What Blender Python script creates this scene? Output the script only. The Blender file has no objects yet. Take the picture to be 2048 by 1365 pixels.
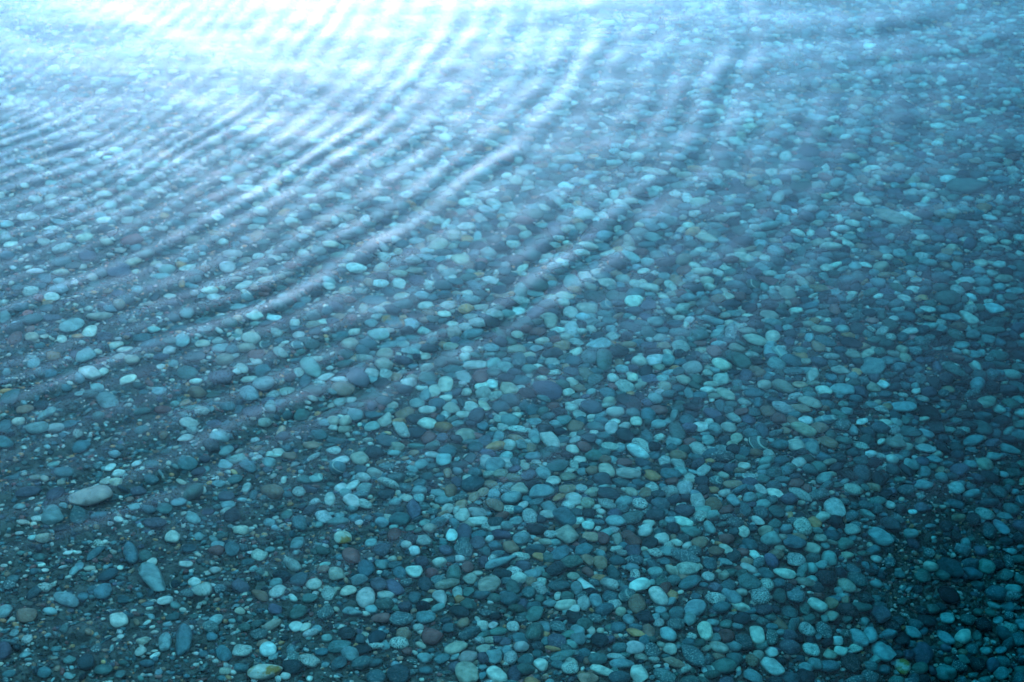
import bpy, bmesh, math, random
import numpy as np

# ------------------------------------------------------------------ camera
scene = bpy.context.scene
PW, PH = 2048.0, 1365.0                     # size of the photograph in pixels
CAM_H = 2.6                                 # eye height above the water
VFOV = math.radians(15.5)
PITCH = math.radians(29.5)                  # how far the view dips below the horizon
TAN_V = math.tan(VFOV / 2)
TAN_H = TAN_V * PW / PH
IOR = 1.333

cam_data = bpy.data.cameras.new("camera")
cam = bpy.data.objects.new("camera", cam_data)
scene.collection.objects.link(cam)
cam.location = (0, 0, CAM_H)
cam.rotation_euler = (math.pi / 2 - PITCH, 0, 0)
cam_data.sensor_fit = 'HORIZONTAL'
cam_data.sensor_width = 36.0
cam_data.lens = 18.0 / TAN_H
cam_data.clip_start = 0.05
cam_data.clip_end = 2000
cam_data.dof.use_dof = True
cam_data.dof.focus_distance = 4.75
cam_data.dof.aperture_fstop = 8.0
scene.camera = cam

# ------------------------------------------------------------------ sky, sun, exposure
SUN_EL = math.radians(13.0)
SUN_AZ = math.radians(-5.0)                 # measured from +Y towards +X
SKY_STRENGTH = 0.05
CLOUD, CLOUD_COLOUR = 5.0, (0.80, 0.92, 0.93)
CLEAR, CLEAR_COLOUR = 1.5, (0.0, 0.44, 0.92)     # clear blue evening sky between horizon and cloud
AUREOLE, AUREOLE_WIDTH, AUREOLE_COLOUR = 160.0, math.radians(3.7), (1.0, 0.86, 0.82)
AUREOLE2, AUREOLE2_WIDTH, AUREOLE2_COLOUR = 41.0, math.radians(14.2), (0.08, 0.50, 0.92)
world = bpy.data.worlds.new("World")
scene.world = world
world.use_nodes = True
wn, wl = world.node_tree.nodes, world.node_tree.links
wn.clear()
w_out = wn.new("ShaderNodeOutputWorld")
w_bg = wn.new("ShaderNodeBackground")
w_sky = wn.new("ShaderNodeTexSky")
w_sky.sky_type = 'NISHITA'
w_sky.sun_disc = False
w_sky.sun_elevation = SUN_EL
w_sky.sun_rotation = SUN_AZ
w_sky.altitude = 400
w_sky.air_density = 1.0
w_sky.dust_density = 0.0
w_sky.ozone_density = 10.0
w_bg.inputs["Strength"].default_value = SKY_STRENGTH
# the sun stands behind thin haze: a wide, soft, pale aureole around it that fades with the angle from the sun
w_geo = wn.new("ShaderNodeNewGeometry")
w_dot = wn.new("ShaderNodeVectorMath"); w_dot.operation = 'DOT_PRODUCT'
w_dot.inputs[1].default_value = (-math.sin(SUN_AZ) * math.cos(SUN_EL), -math.cos(SUN_AZ) * math.cos(SUN_EL), -math.sin(SUN_EL))
wl.new(w_geo.outputs["Incoming"], w_dot.inputs[0])
def w_math(op, a, b=None):
    n = wn.new("ShaderNodeMath"); n.operation = op
    for i, v in enumerate((a, b)):
        if v is None: continue
        if isinstance(v, (int, float)): n.inputs[i].default_value = v
        else: wl.new(v, n.inputs[i])
    return n.outputs[0]
w_ang = w_math('ARCCOSINE', w_math('MINIMUM', w_dot.outputs["Value"], 0.99999))
w_fade = w_math('POWER', math.e, w_math('MULTIPLY', w_ang, -1.0 / AUREOLE_WIDTH))
w_fade2 = w_math('POWER', math.e, w_math('MULTIPLY', w_math('MULTIPLY', w_ang, w_ang), -1.0 / AUREOLE2_WIDTH ** 2))
def w_scaled(colour, amount):
    n = wn.new("ShaderNodeVectorMath"); n.operation = 'SCALE'
    n.inputs[0].default_value = colour
    wl.new(amount, n.inputs["Scale"])
    return n.outputs[0]
def w_add(a, b):
    n = wn.new("ShaderNodeVectorMath"); n.operation = 'ADD'
    wl.new(a, n.inputs[0]); wl.new(b, n.inputs[1])
    return n
w_cool = wn.new("ShaderNodeVectorMath"); w_cool.operation = 'MULTIPLY'      # cool white balance of the evening sky
w_cool.inputs[1].default_value = (0.15, 0.62, 1.0)
wl.new(w_sky.outputs["Color"], w_cool.inputs[0])
w_sum = w_add(w_cool.outputs[0], w_scaled(AUREOLE_COLOUR, w_math('MULTIPLY', w_fade, AUREOLE / SKY_STRENGTH)))
w_sum = w_add(w_sum.outputs[0], w_scaled(AUREOLE2_COLOUR, w_math('MULTIPLY', w_fade2, AUREOLE2 / SKY_STRENGTH)))
# thin pale cloud overhead, thinning out towards the horizon
w_sep = wn.new("ShaderNodeSeparateXYZ"); wl.new(w_geo.outputs["Incoming"], w_sep.inputs[0])
w_up = w_math('MAXIMUM', w_math('MULTIPLY', w_sep.outputs["Z"], -1.0), 0.0)
w_deck = w_math('MULTIPLY', w_math('ADD', w_math('MULTIPLY', w_math('POWER', w_up, 4.0), 1.0), 0.02), CLOUD / SKY_STRENGTH)
w_dtint = wn.new("ShaderNodeVectorMath"); w_dtint.operation = 'SCALE'
w_dtint.inputs[0].default_value = CLOUD_COLOUR
wl.new(w_deck, w_dtint.inputs["Scale"])
w_rgb = wn.new("ShaderNodeRGB")
w_rgb.outputs[0].default_value = tuple(c * CLEAR / SKY_STRENGTH for c in CLEAR_COLOUR) + (1,)
w_all = wn.new("ShaderNodeVectorMath"); w_all.operation = 'ADD'
wl.new(w_sum.outputs[0], w_all.inputs[0]); wl.new(w_dtint.outputs[0], w_all.inputs[1])
w_all = w_add(w_all.outputs[0], w_rgb.outputs[0])
wl.new(w_all.outputs[0], w_bg.inputs["Color"])
wl.new(w_bg.outputs["Background"], w_out.inputs["Surface"])

sun_data = bpy.data.lights.new("sun", 'SUN')
sun_data.energy = 0.5
sun_data.angle = math.radians(12)
sun_data.color = (1.0, 0.98, 0.95)
sun = bpy.data.objects.new("sun", sun_data)
scene.collection.objects.link(sun)
sun.location = (0, 20, 20)
sun.rotation_euler = (-(math.pi / 2 - SUN_EL), 0, -SUN_AZ)

scene.view_settings.view_transform = 'Standard'
scene.view_settings.look = 'None'
scene.view_settings.exposure = -0.2
scene.view_settings.gamma = 1.0
scene.render.engine = 'CYCLES'
scene.cycles.use_denoising = True
scene.cycles.max_bounces = 10
scene.cycles.diffuse_bounces = 2
scene.cycles.glossy_bounces = 3
scene.cycles.transmission_bounces = 8
scene.cycles.volume_bounces = 0
scene.cycles.caustics_refractive = True
scene.cycles.caustics_reflective = False
scene.cycles.sample_clamp_indirect = 6.0

# ------------------------------------------------------------------ pixel <-> lake bed (through a flat water surface)
def bed_depth(x, y):
    """Depth of the gravel bed below the water: the shore is to the left, deeper to the right."""
    d = 0.27 + 0.10 * np.tanh(0.85 * x - 0.30 * (y - 5.0)) + 0.008 * np.sin(2.1 * x + 0.7 * y) + 0.006 * np.sin(3.3 * y - 1.2 * x)
    k = np.clip((0.85 * x - 0.45 * (y - 5.0) - 0.70) / 0.85, 0, 1)      # the bed drops away at the near right
    return d + 0.36 * k * k * (3 - 2 * k)

CP, SP = math.cos(PITCH), math.sin(PITCH)

def pixel_ray(px, py):
    u = (px - PW / 2) / (PW / 2) * TAN_H
    v = -(py - PH / 2) / (PH / 2) * TAN_V
    d = np.array([u, CP + v * SP, -SP + v * CP])
    return d / np.linalg.norm(d)

def pixel_to_surface(px, py):
    d = pixel_ray(px, py)
    t = CAM_H / -d[2]
    return np.array([d[0] * t, d[1] * t]), t

def pixel_to_bed(px, py, lift=0.0):
    d = pixel_ray(px, py)
    p, t = pixel_to_surface(px, py)
    h = math.hypot(d[0], d[1])
    sr = h / IOR
    tan_r = sr / math.sqrt(1 - sr * sr)
    ux, uy = d[0] / h, d[1] / h
    depth = 0.2
    for _ in range(6):
        q = p + np.array([ux, uy]) * tan_r * depth
        depth = float(bed_depth(q[0], q[1])) - lift
    return q, t, math.asin(-d[2])

def bed_to_pixel(x, y, z):
    """Vectorised: where a point under the water shows in the picture."""
    R = np.hypot(x, y)
    D = -z
    lo, hi = np.zeros_like(R), R.copy()
    for _ in range(28):
        s = 0.5 * (lo + hi)
        f = s / np.hypot(s, CAM_H) - IOR * (R - s) / np.hypot(R - s, D)
        lo = np.where(f < 0, s, lo)
        hi = np.where(f < 0, hi, s)
    sx, sy = x / R * s, y / R * s
    yc = sy * CP - (-CAM_H) * -SP * -1
    # camera axes: forward (0,CP,-SP), up (0,SP,CP)
    fwd = sy * CP + CAM_H * SP
    up = sy * SP - CAM_H * CP
    px = PW / 2 + sx / fwd / TAN_H * PW / 2
    py = PH / 2 - up / fwd / TAN_V * PH / 2
    return px, py

# ------------------------------------------------------------------ materials
def new_mat(name):
    m = bpy.data.materials.new(name)
    m.use_nodes = True
    m.node_tree.nodes.clear()
    return m, m.node_tree.nodes, m.node_tree.links

def stone_material():
    m, N, L = new_mat("river_stone")
    out = N.new("ShaderNodeOutputMaterial")
    bsdf = N.new("ShaderNodeBsdfPrincipled")
    geo = N.new("ShaderNodeNewGeometry")
    col = N.new("ShaderNodeAttribute"); col.attribute_name = "stone_colour"
    spk = N.new("ShaderNodeAttribute"); spk.attribute_name = "speckle"
    vein = N.new("ShaderNodeAttribute"); vein.attribute_name = "vein"
    # broad mottling of the mineral
    n1 = N.new("ShaderNodeTexNoise"); n1.inputs["Scale"].default_value = 75; n1.inputs["Detail"].default_value = 4
    L.new(geo.outputs["Position"], n1.inputs["Vector"])
    r1 = N.new("ShaderNodeMapRange"); r1.inputs[1].default_value = 0.3; r1.inputs[2].default_value = 0.7
    r1.inputs[3].default_value = 0.60; r1.inputs[4].default_value = 1.30
    L.new(n1.outputs["Fac"], r1.inputs[0])
    mul = N.new("ShaderNodeVectorMath"); mul.operation = 'SCALE'
    L.new(col.outputs["Color"], mul.inputs[0]); L.new(r1.outputs[0], mul.inputs["Scale"])
    # dark mica flecks
    n2 = N.new("ShaderNodeTexNoise"); n2.inputs["Scale"].default_value = 430; n2.inputs["Detail"].default_value = 2
    L.new(geo.outputs["Position"], n2.inputs["Vector"])
    r2 = N.new("ShaderNodeMapRange"); r2.inputs[1].default_value = 0.50; r2.inputs[2].default_value = 0.56
    L.new(n2.outputs["Fac"], r2.inputs[0])
    f2 = N.new("ShaderNodeMath"); f2.operation = 'MULTIPLY'
    L.new(r2.outputs[0], f2.inputs[0]); L.new(spk.outputs["Fac"], f2.inputs[1])
    mix2 = N.new("ShaderNodeMix"); mix2.data_type = 'RGBA'
    L.new(f2.outputs[0], mix2.inputs["Factor"]); L.new(mul.outputs[0], mix2.inputs["A"])
    mix2.inputs["B"].default_value = (0.045, 0.045, 0.045, 1)
    # pale quartz grains
    n4 = N.new("ShaderNodeTexNoise"); n4.inputs["Scale"].default_value = 420; n4.inputs["Detail"].default_value = 1
    off = N.new("ShaderNodeVectorMath"); off.operation = 'ADD'; off.inputs[1].default_value = (7.3, 2.1, 4.7)
    L.new(geo.outputs["Position"], off.inputs[0]); L.new(off.outputs[0], n4.inputs["Vector"])
    r4 = N.new("ShaderNodeMapRange"); r4.inputs[1].default_value = 0.57; r4.inputs[2].default_value = 0.66
    L.new(n4.outputs["Fac"], r4.inputs[0])
    f4 = N.new("ShaderNodeMath"); f4.operation = 'MULTIPLY'
    L.new(r4.outputs[0], f4.inputs[0]); L.new(spk.outputs["Fac"], f4.inputs[1])
    mix4 = N.new("ShaderNodeMix"); mix4.data_type = 'RGBA'
    L.new(f4.outputs[0], mix4.inputs["Factor"]); L.new(mix2.outputs["Result"], mix4.inputs["A"])
    mix4.inputs["B"].default_value = (0.72, 0.70, 0.66, 1)
    # quartz veins / bedding
    wv = N.new("ShaderNodeTexWave"); wv.inputs["Scale"].default_value = 26; wv.inputs["Distortion"].default_value = 1.5
    wv.inputs["Detail"].default_value = 3; wv.inputs["Detail Scale"].default_value = 1.4
    rot = N.new("ShaderNodeMapping"); rot.inputs["Rotation"].default_value = (0.5, 0.9, 0.4)
    L.new(geo.outputs["Position"], rot.inputs["Vector"]); L.new(rot.outputs[0], wv.inputs["Vector"])
    r5 = N.new("ShaderNodeMapRange"); r5.inputs[1].default_value = 0.88; r5.inputs[2].default_value = 0.98
    L.new(wv.outputs["Fac"], r5.inputs[0])
    f5 = N.new("ShaderNodeMath"); f5.operation = 'MULTIPLY'
    L.new(r5.outputs[0], f5.inputs[0]); L.new(vein.outputs["Fac"], f5.inputs[1])
    mix5 = N.new("ShaderNodeMix"); mix5.data_type = 'RGBA'
    L.new(f5.outputs[0], mix5.inputs["Factor"]); L.new(mix4.outputs["Result"], mix5.inputs["A"])
    mix5.inputs["B"].default_value = (0.60, 0.57, 0.50, 1)
    # rust stains
    n6 = N.new("ShaderNodeTexNoise"); n6.inputs["Scale"].default_value = 40; n6.inputs["Detail"].default_value = 5
    off6 = N.new("ShaderNodeVectorMath"); off6.operation = 'ADD'; off6.inputs[1].default_value = (1.3, 9.1, 3.7)
    L.new(geo.outputs["Position"], off6.inputs[0]); L.new(off6.outputs[0], n6.inputs["Vector"])
    r6 = N.new("ShaderNodeMapRange"); r6.inputs[1].default_value = 0.50; r6.inputs[2].default_value = 0.60
    L.new(n6.outputs["Fac"], r6.inputs[0])
    rust = N.new("ShaderNodeAttribute"); rust.attribute_name = "rust"
    f6 = N.new("ShaderNodeMath"); f6.operation = 'MULTIPLY'
    L.new(r6.outputs[0], f6.inputs[0]); L.new(rust.outputs["Fac"], f6.inputs[1])
    mix6 = N.new("ShaderNodeMix"); mix6.data_type = 'RGBA'
    L.new(f6.outputs[0], mix6.inputs["Factor"]); L.new(mix5.outputs["Result"], mix6.inputs["A"])
    mix6.inputs["B"].default_value = (0.42, 0.17, 0.05, 1)
    L.new(mix6.outputs["Result"], bsdf.inputs["Base Color"])
    bsdf.inputs["Roughness"].default_value = 0.62
    bsdf.inputs["Specular IOR Level"].default_value = 0.15
    n3 = N.new("ShaderNodeTexNoise"); n3.inputs["Scale"].default_value = 220; n3.inputs["Detail"].default_value = 5
    L.new(geo.outputs["Position"], n3.inputs["Vector"])
    bp = N.new("ShaderNodeBump"); bp.inputs["Strength"].default_value = 0.35; bp.inputs["Distance"].default_value = 0.002
    L.new(n3.outputs["Fac"], bp.inputs["Height"]); L.new(bp.outputs[0], bsdf.inputs["Normal"])
    L.new(bsdf.outputs[0], out.inputs["Surface"])
    return m

def bed_material():
    m, N, L = new_mat("silty_gravel")
    out = N.new("ShaderNodeOutputMaterial")
    bsdf = N.new("ShaderNodeBsdfPrincipled")
    geo = N.new("ShaderNodeNewGeometry")
    vo = N.new("ShaderNodeTexVoronoi"); vo.inputs["Scale"].default_value = 90
    L.new(geo.outputs["Position"], vo.inputs["Vector"])
    ramp = N.new("ShaderNodeValToRGB")
    ramp.color_ramp.elements[0].color = (0.02, 0.02, 0.018, 1)
    ramp.color_ramp.elements[1].color = (0.12, 0.11, 0.10, 1)
    sep = N.new("ShaderNodeSeparateColor")
    L.new(vo.outputs["Color"], sep.inputs[0]); L.new(sep.outputs[0], ramp.inputs[0])
    L.new(ramp.outputs[0], bsdf.inputs["Base Color"])
    bsdf.inputs["Roughness"].default_value = 0.8
    bsdf.inputs["Specular IOR Level"].default_value = 0.1
    bp = N.new("ShaderNodeBump"); bp.inputs["Strength"].default_value = 1.0; bp.inputs["Distance"].default_value = 0.006
    bp.invert = True
    L.new(vo.outputs["Distance"], bp.inputs["Height"]); L.new(bp.outputs[0], bsdf.inputs["Normal"])
    L.new(bsdf.outputs[0], out.inputs["Surface"])
    return m

def water_material():
    m, N, L = new_mat("clear_teal_water")
    out = N.new("ShaderNodeOutputMaterial")
    refr = N.new("ShaderNodeBsdfRefraction")
    refr.inputs["IOR"].default_value = IOR; refr.inputs["Roughness"].default_value = 0.0
    gloss = N.new("ShaderNodeBsdfGlossy")
    gloss.distribution = 'BECKMANN'; gloss.inputs["Roughness"].default_value = 0.20; gloss.inputs["Color"].default_value = (1, 1, 1, 1)
    geo = N.new("ShaderNodeNewGeometry")
    def mth(op, x, y=None):
        n = N.new("ShaderNodeMath"); n.operation = op
        for i, v in enumerate((x, y)):
            if v is None: continue
            if isinstance(v, (int, float)): n.inputs[i].default_value = v
            else: L.new(v, n.inputs[i])
        return n.outputs[0]
    dot = N.new("ShaderNodeVectorMath"); dot.operation = 'DOT_PRODUCT'
    L.new(geo.outputs["Normal"], dot.inputs[0]); L.new(geo.outputs["Incoming"], dot.inputs[1])
    c = mth('MAXIMUM', mth('ABSOLUTE', dot.outputs["Value"]), 0.02)
    g = mth('SQRT', mth('ADD', mth('MULTIPLY', c, c), IOR * IOR - 1))
    # Fresnel reflectance of the two polarisations, the lake's glare being mostly of one
    rs = mth('POWER', mth('DIVIDE', mth('SUBTRACT', g, c), mth('ADD', g, c)), 2.0)
    q = mth('DIVIDE', mth('SUBTRACT', mth('MULTIPLY', c, mth('ADD', g, c)), 1.0), mth('ADD', mth('MULTIPLY', c, mth('SUBTRACT', g, c)), 1.0))
    fr = mth('MULTIPLY', rs, mth('ADD', mth('MULTIPLY', mth('MULTIPLY', q, q), 0.92), 0.08))
    inner = N.new("ShaderNodeFresnel"); inner.inputs["IOR"].default_value = IOR
    pick = N.new("ShaderNodeMix"); pick.data_type = 'FLOAT'
    L.new(geo.outputs["Backfacing"], pick.inputs["Factor"]); L.new(fr, pick.inputs["A"]); L.new(inner.outputs[0], pick.inputs["B"])
    mix = N.new("ShaderNodeMixShader")
    L.new(pick.outputs["Result"], mix.inputs[0]); L.new(refr.outputs[0], mix.inputs[1]); L.new(gloss.outputs[0], mix.inputs[2])
    L.new(mix.outputs[0], out.inputs["Surface"])
    ab = N.new("ShaderNodeVolumeAbsorption")
    # absorption = density * (1 - colour): red is lost first
    ab.inputs["Color"].default_value = WATER_TINT
    ab.inputs["Density"].default_value = WATER_DENSITY
    L.new(ab.outputs[0], out.inputs["Volume"])
    return m

WATER_TINT = (0.06, 0.845, 0.89, 1)
WATER_DENSITY = 2.9
MAT_STONE = stone_material()
MAT_BED = bed_material()
MAT_WATER = water_material()

def mesh_from_arrays(name, verts, tris, smooth=True):
    me = bpy.data.meshes.new(name)
    nv, nt = len(verts), len(tris)
    me.vertices.add(nv)
    me.vertices.foreach_set("co", np.asarray(verts, dtype=np.float32).ravel())
    k = tris.shape[1]
    me.loops.add(nt * k)
    me.loops.foreach_set("vertex_index", np.asarray(tris, dtype=np.int32).ravel())
    me.polygons.add(nt)
    me.polygons.foreach_set("loop_start", np.arange(0, nt * k, k, dtype=np.int32))
    me.polygons.foreach_set("use_smooth", np.full(nt, smooth))
    me.update(calc_edges=True)
    return me

def set_attr(me, name, values, kind='FLOAT'):
    a = me.attributes.new(name, kind, 'POINT')
    if kind == 'FLOAT':
        a.data.foreach_set("value", np.asarray(values, dtype=np.float32))
    else:
        a.data.foreach_set("color", np.asarray(values, dtype=np.float32).ravel())

# ------------------------------------------------------------------ the lake bed (one sheet)
def graded(lo, hi, step, far):
    core = np.arange(lo, hi + 1e-6, step)
    ext, s, v = [], step * 2, 0.0
    while v < far:
        v += s; s *= 1.6; ext.append(v)
    ext = np.array(ext)
    return np.concatenate([(lo - ext)[::-1], core, hi + ext])

def sheet(name, xs, ys, zfun):
    X, Y = np.meshgrid(xs, ys)
    Z = zfun(X, Y)
    nx, ny = len(xs), len(ys)
    idx = np.arange(nx * ny).reshape(ny, nx)
    q = np.stack([idx[:-1, :-1], idx[:-1, 1:], idx[1:, 1:], idx[1:, :-1]], -1).reshape(-1, 4)
    v = np.stack([X, Y, Z], -1).reshape(-1, 3)
    return v, q, idx

v, q, _ = sheet("lake_bed", graded(-2.6, 2.6, 0.1, 250), graded(2.4, 8.0, 0.1, 250), lambda X, Y: -bed_depth(X, Y))
me = mesh_from_arrays("lake_bed", v, q)
me.materials.append(MAT_BED)
bed = bpy.data.objects.new("lake_bed", me)
bed["kind"] = "structure"
scene.collection.objects.link(bed)

# ------------------------------------------------------------------ the water: rippled surface, closed body
rng = np.random.default_rng(11)

def soft_noise(X, Y, scale, seed, n=14):
    r = np.random.default_rng(seed)
    out = np.zeros_like(X)
    for _ in range(n):
        a = r.uniform(0, 2 * math.pi); k = 2 * math.pi / scale * r.uniform(0.6, 1.6)
        out += np.sin(k * (X * math.cos(a) + Y * math.sin(a)) + r.uniform(0, 6.28))
    return out / math.sqrt(n / 2)

# rings spread from far off on the left; centre found from two crests in the photograph
RING = np.array([-2.49, 6.59])
RING_FRONT = 3.4
WAVE = 0.33

def water_height(X, Y):
    r = np.hypot(X - RING[0], Y - RING[1])
    r = r + 0.020 * soft_noise(X, Y, 1.3, 3) + 0.007 * soft_noise(X, Y, 0.5, 4)
    h = np.zeros_like(X)
    # strong inside the ring front, faint beyond it; ripples are shorter towards their source
    env = 0.14 + 0.86 / (1 + np.exp((r - RING_FRONT) / 0.26))
    env = env * (0.80 + 0.34 * np.clip(r - 1.2, 0, 2.2))
    lam0 = np.maximum(0.032 * r - 0.002, 0.030)
    phase = 2 * math.pi / 0.032 * np.log(lam0)
    for ratio, s, seed in ((1.0, 0.058, 21), (1.22, 0.022, 22), (0.77, 0.018, 23), (0.58, 0.014, 24)):
        gg = np.clip(0.95 + 0.18 * soft_noise(X, Y, 0.8, seed), 0.5, 1.35)
        h += s * lam0 / ratio / (2 * math.pi) * np.sin(phase * ratio + seed) * env * gg * WAVE
    # a second, weak train on the right
    a = math.radians(118)
    t = X * math.cos(a) + Y * math.sin(a) + 0.05 * soft_noise(X, Y, 1.1, 31)
    e2 = np.clip((X + 0.3) / 1.0, 0, 1) * np.clip((Y - 4.3) / 1.6, 0.12, 1)
    for lam, s, seed in ((0.21, 0.022, 41), (0.135, 0.016, 42), (0.09, 0.010, 43)):
        gg = np.clip(0.7 + 0.6 * soft_noise(X, Y, 0.8, seed), 0.0, 2.0)
        h += s * lam / (2 * math.pi) * np.sin(2 * math.pi * t / lam + seed) * e2 * gg * WAVE
    # long, lazy unevenness everywhere
    h += 0.00028 * soft_noise(X, Y, 0.42, 51) + 0.00012 * soft_noise(X, Y, 0.13, 52)
    return h

def build_water():
    xs, ys = graded(-2.0, 2.0, 0.0102, 260), graded(2.95, 7.2, 0.0102, 260)
    v, q, idx = sheet("water", xs, ys, lambda X, Y: np.where((np.abs(X) < 2.05) & (Y > 2.9) & (Y < 7.25), water_height(X, Y), 0.0))
    ring = np.concatenate([idx[0, :-1], idx[:-1, -1], idx[-1, :0:-1], idx[:0:-1, 0]])
    low = v[ring].copy(); low[:, 2] = -2.0
    nb = len(v)
    verts = np.concatenate([v, low, [[0, 5, -2.0]]])
    n = len(ring); k = np.arange(n); k2 = (k + 1) % n
    tri_top = np.concatenate([q[:, [0, 1, 2]], q[:, [0, 2, 3]]])
    side = np.concatenate([np.stack([ring[k], nb + k, nb + k2], -1), np.stack([ring[k], nb + k2, ring[k2]], -1)])
    bottom = np.stack([np.full(n, nb + n), nb + k2, nb + k], -1)
    me = mesh_from_arrays("water", verts, np.concatenate([tri_top, side, bottom]))
    sm = np.ones(len(me.polygons), dtype=bool); sm[len(tri_top):] = False
    me.polygons.foreach_set("use_smooth", sm)
    me.materials.append(MAT_WATER)
    o = bpy.data.objects.new("water", me)
    o["kind"] = "structure"
    scene.collection.objects.link(o)
build_water()

# ------------------------------------------------------------------ stones
def ico(sub):
    b = bmesh.new()
    bmesh.ops.create_icosphere(b, subdivisions=sub, radius=1.0)
    b.verts.ensure_lookup_table()
    V = np.array([p.co[:] for p in b.verts]); T = np.array([[x.index for x in f.verts] for f in b.faces])
    b.free()
    return V / np.linalg.norm(V, axis=1, keepdims=True), T

ICO = {k: ico(k) for k in (1, 2, 3, 4)}

def worn_shape(V, r, angular):
    """A water-worn stone of about unit half-axes: lumpy, with flattened faces."""
    P = np.sign(V) * np.abs(V) ** r.uniform(0.82, 1.05)
    for _ in range(3):
        d = r.normal(size=3); d /= np.linalg.norm(d)
        P = P * (1 + r.uniform(0.05, 0.16) * np.tanh(1.5 * (V @ d)))[:, None]
    f = np.zeros(len(V))
    for _ in range(5):
        d = r.normal(size=3) * r.uniform(1.6, 3.2)
        f += 0.022 * np.sin(V @ d + r.uniform(0, 6.28))
    P = P * (1 + f)[:, None]
    for _ in range(int(3 + angular * 5)):
        d = r.normal(size=3); d /= np.linalg.norm(d)
        lim = r.uniform(0.70, 0.93) if angular > 0.5 else r.uniform(0.80, 0.98)
        over = P @ d - lim
        soft = np.where(over > 0, over, 0) * (0.82 if angular > 0.5 else 0.65)
        P = P - soft[:, None] * d
    P -= 0.5 * (P.max(0) + P.min(0))
    return P / (0.5 * (P.max(0) - P.min(0)))

# kind of rock: colour, spread, speckle range, share among the unremarkable ones
ROCK = {
    'W': ((0.78, 0.58, 0.53), 0.10, (0.0, 0.25)),
    'P': ((0.27, 0.325, 0.33), 0.10, (0.0, 0.30)),
    'S': ((0.60, 0.48, 0.45), 0.10, (0.4, 0.95)),
    'D': ((0.095, 0.15, 0.16), 0.12, (0.3, 0.8)),
    'G': ((0.072, 0.138, 0.155), 0.15, (0.0, 0.35)),
    'K': ((0.016, 0.040, 0.050), 0.20, (0.0, 0.25)),
    'T': ((0.080, 0.138, 0.130), 0.15, (0.0, 0.30)),
    'Y': ((0.52, 0.37, 0.31), 0.12, (0.0, 0.35)),
    'B': ((0.38, 0.18, 0.13), 0.15, (0.0, 0.35)),
    'O': ((0.66, 0.24, 0.12), 0.12, (0.0, 0.20)),
    'R': ((0.30, 0.095, 0.09), 0.15, (0.0, 0.20)),
    'V': ((0.105, 0.092, 0.125), 0.15, (0.0, 0.30)),
}
MIX = 'W' * 8 + 'P' * 16 + 'S' * 11 + 'D' * 10 + 'G' * 22 + 'K' * 12 + 'T' * 12 + 'Y' * 9 + 'B' * 7 + 'O' * 2 + 'R' * 4 + 'V' * 6

def rock_look(kind, r):
    c, sp, (s0, s1) = ROCK[kind]
    k = math.exp(r.normal() * sp * 1.6)
    col = np.clip(np.array(c) * k * (1 + r.normal(size=3) * 0.03), 0.012, 0.82)
    return col, r.uniform(s0, s1), (r.uniform(0.4, 1.0) if r.random() < 0.010 else 0.0)

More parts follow.
